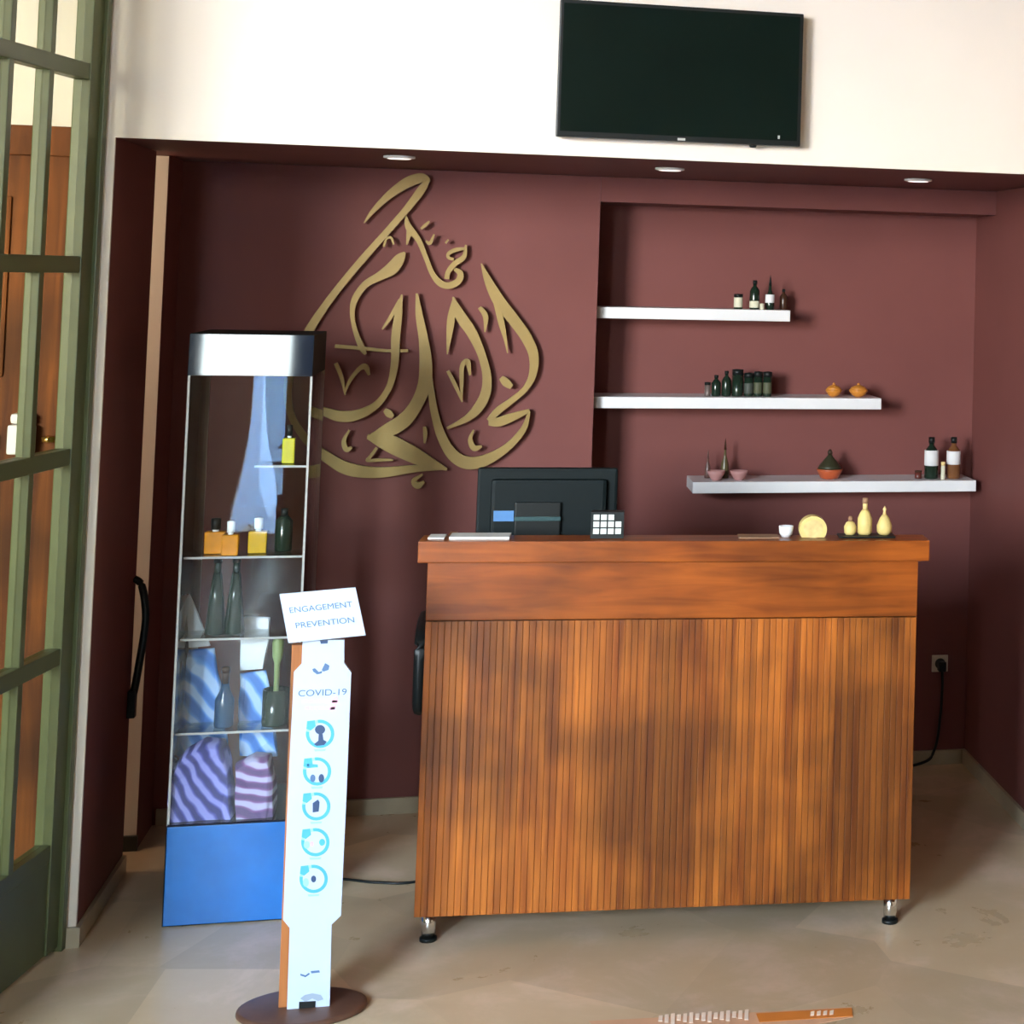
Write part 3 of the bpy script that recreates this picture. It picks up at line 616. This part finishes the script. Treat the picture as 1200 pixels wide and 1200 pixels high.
def dense(pts, k=5): return [(a[0]+(b[0]-a[0])*i/k, a[1]+(b[1]-a[1])*i/k) for a, b in zip(pts, pts[1:]+pts[:1]) for i in range(k)]
reflection_cloth(dense([(195, 966), (194, 925), (200, 905), (214, 884), (236, 872), (258, 874), (266, 900), (270, 930), (272, 966)]), y0+.03, .12, TW2, 'violet and navy striped cloth shape modelled after a reflection low in the cabinet')
reflection_cloth(dense([(275, 966), (274, 900), (296, 888), (314, 890), (320, 920), (320, 966)]), y0+.03, .10, TW3, 'dark violet cloth shape modelled after a reflection beside the striped one')
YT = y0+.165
reflection_cloth(dense([(203, 892), (209, 850), (214, 800), (220, 762), (250, 760), (258, 800), (268, 884), (240, 874), (218, 884)]), YT, .02, TW1, 'wide light blue striped cloth shape modelled after a reflection in the cabinet')
reflection_cloth(dense([(281, 886), (279, 840), (281, 790), (312, 786), (318, 830), (326, 886), (300, 888)]), YT, .02, TW1, 'narrow light blue cloth shape modelled after a reflection under the white one')
reflection_cloth(dense([(221, 759), (217, 700), (222, 696), (236, 730), (246, 757)], 4), YT, .015, TWW, 'pointed white cloth shape modelled after a reflection above the wide blue one', amp=.002)
reflection_cloth(dense([(281, 786), (281, 730), (287, 722), (316, 724), (315, 750), (308, 784)]), YT, .02, TWW, 'white cloth shape modelled after a reflection beside the dark tapered ones', amp=.003)

# ------------------------------------------------------------------ sign stand
sb = atz(354, 1184, 0); YSB = sb.y-.02
st_ = thing('sign_stand', (sb.x, sb.y, 0), 'white hygiene notice board stand on a round brown base', 'sign stand')
MB().lathe([(.148, 0), (.152, .004), (.150, .011), (.14, .013), (0, .013)], (sb.x, sb.y, 0), 40, 1, .74).build('base_plate', BASEB, st_)
outl = [(354.6, 750), (403.5, 750), (403.2, 777), (411.5, 788), (406, 930), (399.5, 1073), (388.5, 1083.5), (386, 1189), (336, 1191), (339.5, 1087.5), (331.8, 1078), (337.5, 930), (344.5, 787.5), (353.5, 778)]
MB().prism([at(px, py, YSB) for px, py in outl], (0, .012, 0)).build('board', SIGNW, st_)
pq = [at(px, py, YSB+.013) for px, py in ((342, 756), (398, 756), (378, 1186), (326, 1186))]; pq[2].z = pq[3].z = .0135
MB().prism(pq, (0, .03, 0)).build('post', BROWN, st_)
# header plate, leaning back
hp = [(327.5, 696.5), (416.5, 688.5), (428.5, 744.5), (338, 753.5)]
def hpt(px, py, off=0):
    t_ = min(max((755-py)/62, -.1), 1.2); return at(px, py, YSB-.03+.035*t_-off)
MB().prism([hpt(*q) for q in hp], (0, .006, 0)).build('header_plate', SIGNW, st_)
def print_text(txt, p0, ex, ez, hgt, m, name='lettering', width=None):
    cu = bpy.data.curves.new('txt', 'FONT'); cu.body = txt; cu.size = 1; cu.extrude = 0; cu.align_x = 'CENTER'; cu.align_y = 'CENTER'
    ob = bpy.data.objects.new('txt', cu); C.objects.link(ob); dg = bpy.context.evaluated_depsgraph_get(); me = bpy.data.meshes.new_from_object(ob.evaluated_get(dg))
    bpy.data.objects.remove(ob); bpy.data.curves.remove(cu)
    ex = Vector(ex); ez = Vector(ez); xs = [v.co.x for v in me.vertices]; wtx = max(xs)-min(xs); sxs = (width/wtx) if width else hgt; loc = Vector(st_.location)
    for v in me.vertices: v.co = Vector(p0)+ex*(v.co.x*sxs)+ez*(v.co.y*hgt)-loc
    me.materials.append(m); o = bpy.data.objects.new(name, me); C.objects.link(o); o.parent = st_; return o
def hdir(a, b, off=.0012): d = hpt(*b, off)-hpt(*a, off); return d.normalized()
ex = hdir((340, 716), (420, 708)); ez = hdir((380, 745), (372, 700))
print_text('ENGAGEMENT', hpt(376, 712, .0012), ex, ez, .020, GREYB, width=.145)
print_text('PREVENTION', hpt(381, 730, .0012), ex, ez, .020, GREYB, width=.135)
def flat(pts, m, name='print', d=.0008):
    return MB().prism([at(px, py, YSB-.0003) for px, py in pts], (0, -d, 0)).build(name, m, st_)
def pp(px, py): return at(px, py, YSB-.0012)
exb = (pp(410, 812)-pp(340, 812)).normalized(); ezb = (pp(375, 780)-pp(372, 880)).normalized()
print_text('COVID-19', pp(378, 812), (1, 0, 0), (0, 0, 1), .022, GREYB, width=.112)
def squig(x0_, x1_, y_, m, hgt=2.2):
    x = x0_; random.seed(int(x0_*7+y_))
    while x < x1_:
        w_ = random.uniform(3, 8); flat([(x, y_-hgt*random.uniform(.5, 1)), (x+w_, y_-hgt*random.uniform(.5, 1)-.3), (x+w_, y_+hgt*.6), (x, y_+hgt*.7)], m, 'lettering'); x += w_+random.uniform(.8, 2)
squig(354, 392, 822, PINK, 1.8); squig(358, 386, 830, PINK, 2.4); flat([(387, 832), (390, 818), (395, 815), (396, 820), (392, 832)], PINK)
def ring(cx, cy, r0, r1, m, a0=0, a1=360, n=26, name='icon_ring'):
    mb = MB(); b = mb.b
    A = [at(cx+r1*math.cos(math.radians(a0+(a1-a0)*i/n)), cy+r1*math.sin(math.radians(a0+(a1-a0)*i/n)), YSB-.001) for i in range(n+1)]
    B = [at(cx+r0*math.cos(math.radians(a0+(a1-a0)*i/n)), cy+r0*math.sin(math.radians(a0+(a1-a0)*i/n)), YSB-.001) for i in range(n+1)]
    for i in range(n): b.faces.new([b.verts.new(v) for v in (A[i], A[i+1], B[i+1], B[i])])
    return mb.build(name, m, st_)
LCY = mat('print_light_blue', (.28, .62, .85), .5)
for i, (cx_, cy_) in enumerate(((375, 860), (371.5, 904), (370.5, 945), (369.5, 987), (367.5, 1030))):
    ring(cx_, cy_, 12.8, 16.6, CYAN, -100, 190); ring(cx_, cy_, 12.8, 16.6, LCY, 190, 260)
    flat([(cx_-15, cy_-15), (cx_-6, cy_-16), (cx_-5, cy_-9), (cx_-11, cy_-4), (cx_-16, cy_-6)], CYAN, 'icon_badge')
    flat([(cx_-7, cy_+18), (cx_+7, cy_+17.5), (cx_+6, cy_+20), (cx_-6, cy_+20.5)], LCY, 'icon_caption')
    def blob(dx, dy, rx, ry, m): flat([(cx_+dx+rx*math.cos(a), cy_+dy+ry*math.sin(a)) for a in [2*math.pi*q/14 for q in range(14)]], m, 'icon_symbol')
    if i == 0: blob(0, -5, 6, 5.5, NAVY); flat([(cx_-1.5, cy_), (cx_+3, cy_), (cx_+4, cy_+7), (cx_+8, cy_+9), (cx_+5, cy_+13), (cx_-4, cy_+14), (cx_-7, cy_+12), (cx_-2, cy_+8)], NAVY, 'icon_symbol')
    if i == 1: blob(-5, 8, 3, 4.5, GREYB); blob(5, 8, 3.2, 5, NAVY); flat([(cx_-12, cy_-9), (cx_+1, cy_-8), (cx_+1, cy_-5), (cx_-11, cy_-4)], CYAN, 'icon_symbol')
    if i == 2: flat([(cx_-4, cy_-4), (cx_+2, cy_-8), (cx_+4, cy_-5), (cx_+3, cy_+6), (cx_-4, cy_+7)], NAVY, 'icon_symbol')
    if i == 3: blob(8, 0, 3.5, 4, CYAN); blob(-10, 3, 3.5, 4.5, LCY); blob(-4, 2, 2, 3, PINK)
    if i == 4: blob(0, 0, 3, 4, NAVY); blob(-9, 4, 3.5, 5, LCY)
for pts in ([(366, 784), (369, 783), (374, 788), (372, 790.5), (367, 787)], [(377, 785), (381, 777), (386, 780), (385, 785), (379, 787)], [(372, 788), (378, 786), (377, 789), (373, 790)]): flat(pts, GREYB, 'logo_mark')
for pts in ([(352, 1141), (358, 1143), (362, 1140), (363, 1141.5), (358, 1145), (352, 1143)], [(364, 1138), (374, 1137), (375, 1139.5), (365, 1140.5)]): flat(pts, GREYB, 'logo_mark')
flat([(375, 750.5), (384, 750.2), (384, 754), (376, 754.5)], NAVY, 'clip')
flat([(352, 1170), (357, 1166), (366, 1164), (376, 1166), (379, 1171), (373, 1173), (366, 1170), (358, 1174)], mat('grey_arch', (.28, .34, .42), .5), 'arch'); flat([(350.5, 1174), (370, 1173), (369, 1187), (350, 1189)], BLACK, 'slot')

# ------------------------------------------------------------------ floor sticker
z0 = .0015
fs_ = thing('floor_sticker', tuple(atz(860, 1195, 0)), 'orange floor sticker with white lettering before the counter', 'sticker')
OS = mat('sticker_orange', (.62, .20, .035), .4); OSL = mat('sticker_peach', (.62, .36, .22), .4); SWH = mat('sticker_white', (.85, .70, .58), .5)
def fpoly(pts, m, name, z): return MB().prism([atz(px, py, z) for px, py in pts], (0, 0, .001)).build(name, m, fs_)
fpoly([(690, 1197), (880, 1187), (998, 1180.5), (1000, 1192), (900, 1212), (720, 1225)], OSL, 'backing', .0003)
fpoly([(886, 1188), (998, 1181.5), (999, 1191), (890, 1198)], OS, 'orange_bar', .0016)
for i in range(15):
    x = 772+i*7.2; y = 1197-(x-690)*.054; h_ = 5+2*((i*7) % 3)
    fpoly([(x, y-h_*.4), (x+4.6, y-h_*.4-.4), (x+4.2, y+h_*.9), (x-.6, y+h_*.9)], SWH, 'letter', .0016)
for i in range(4):
    x = 950+i*7.5; y = 1188-(x-950)*.05; fpoly([(x, y-2), (x+4.5, y-3), (x+4, y+2), (x-.5, y+2.5)], SWH, 'letter', .0028)
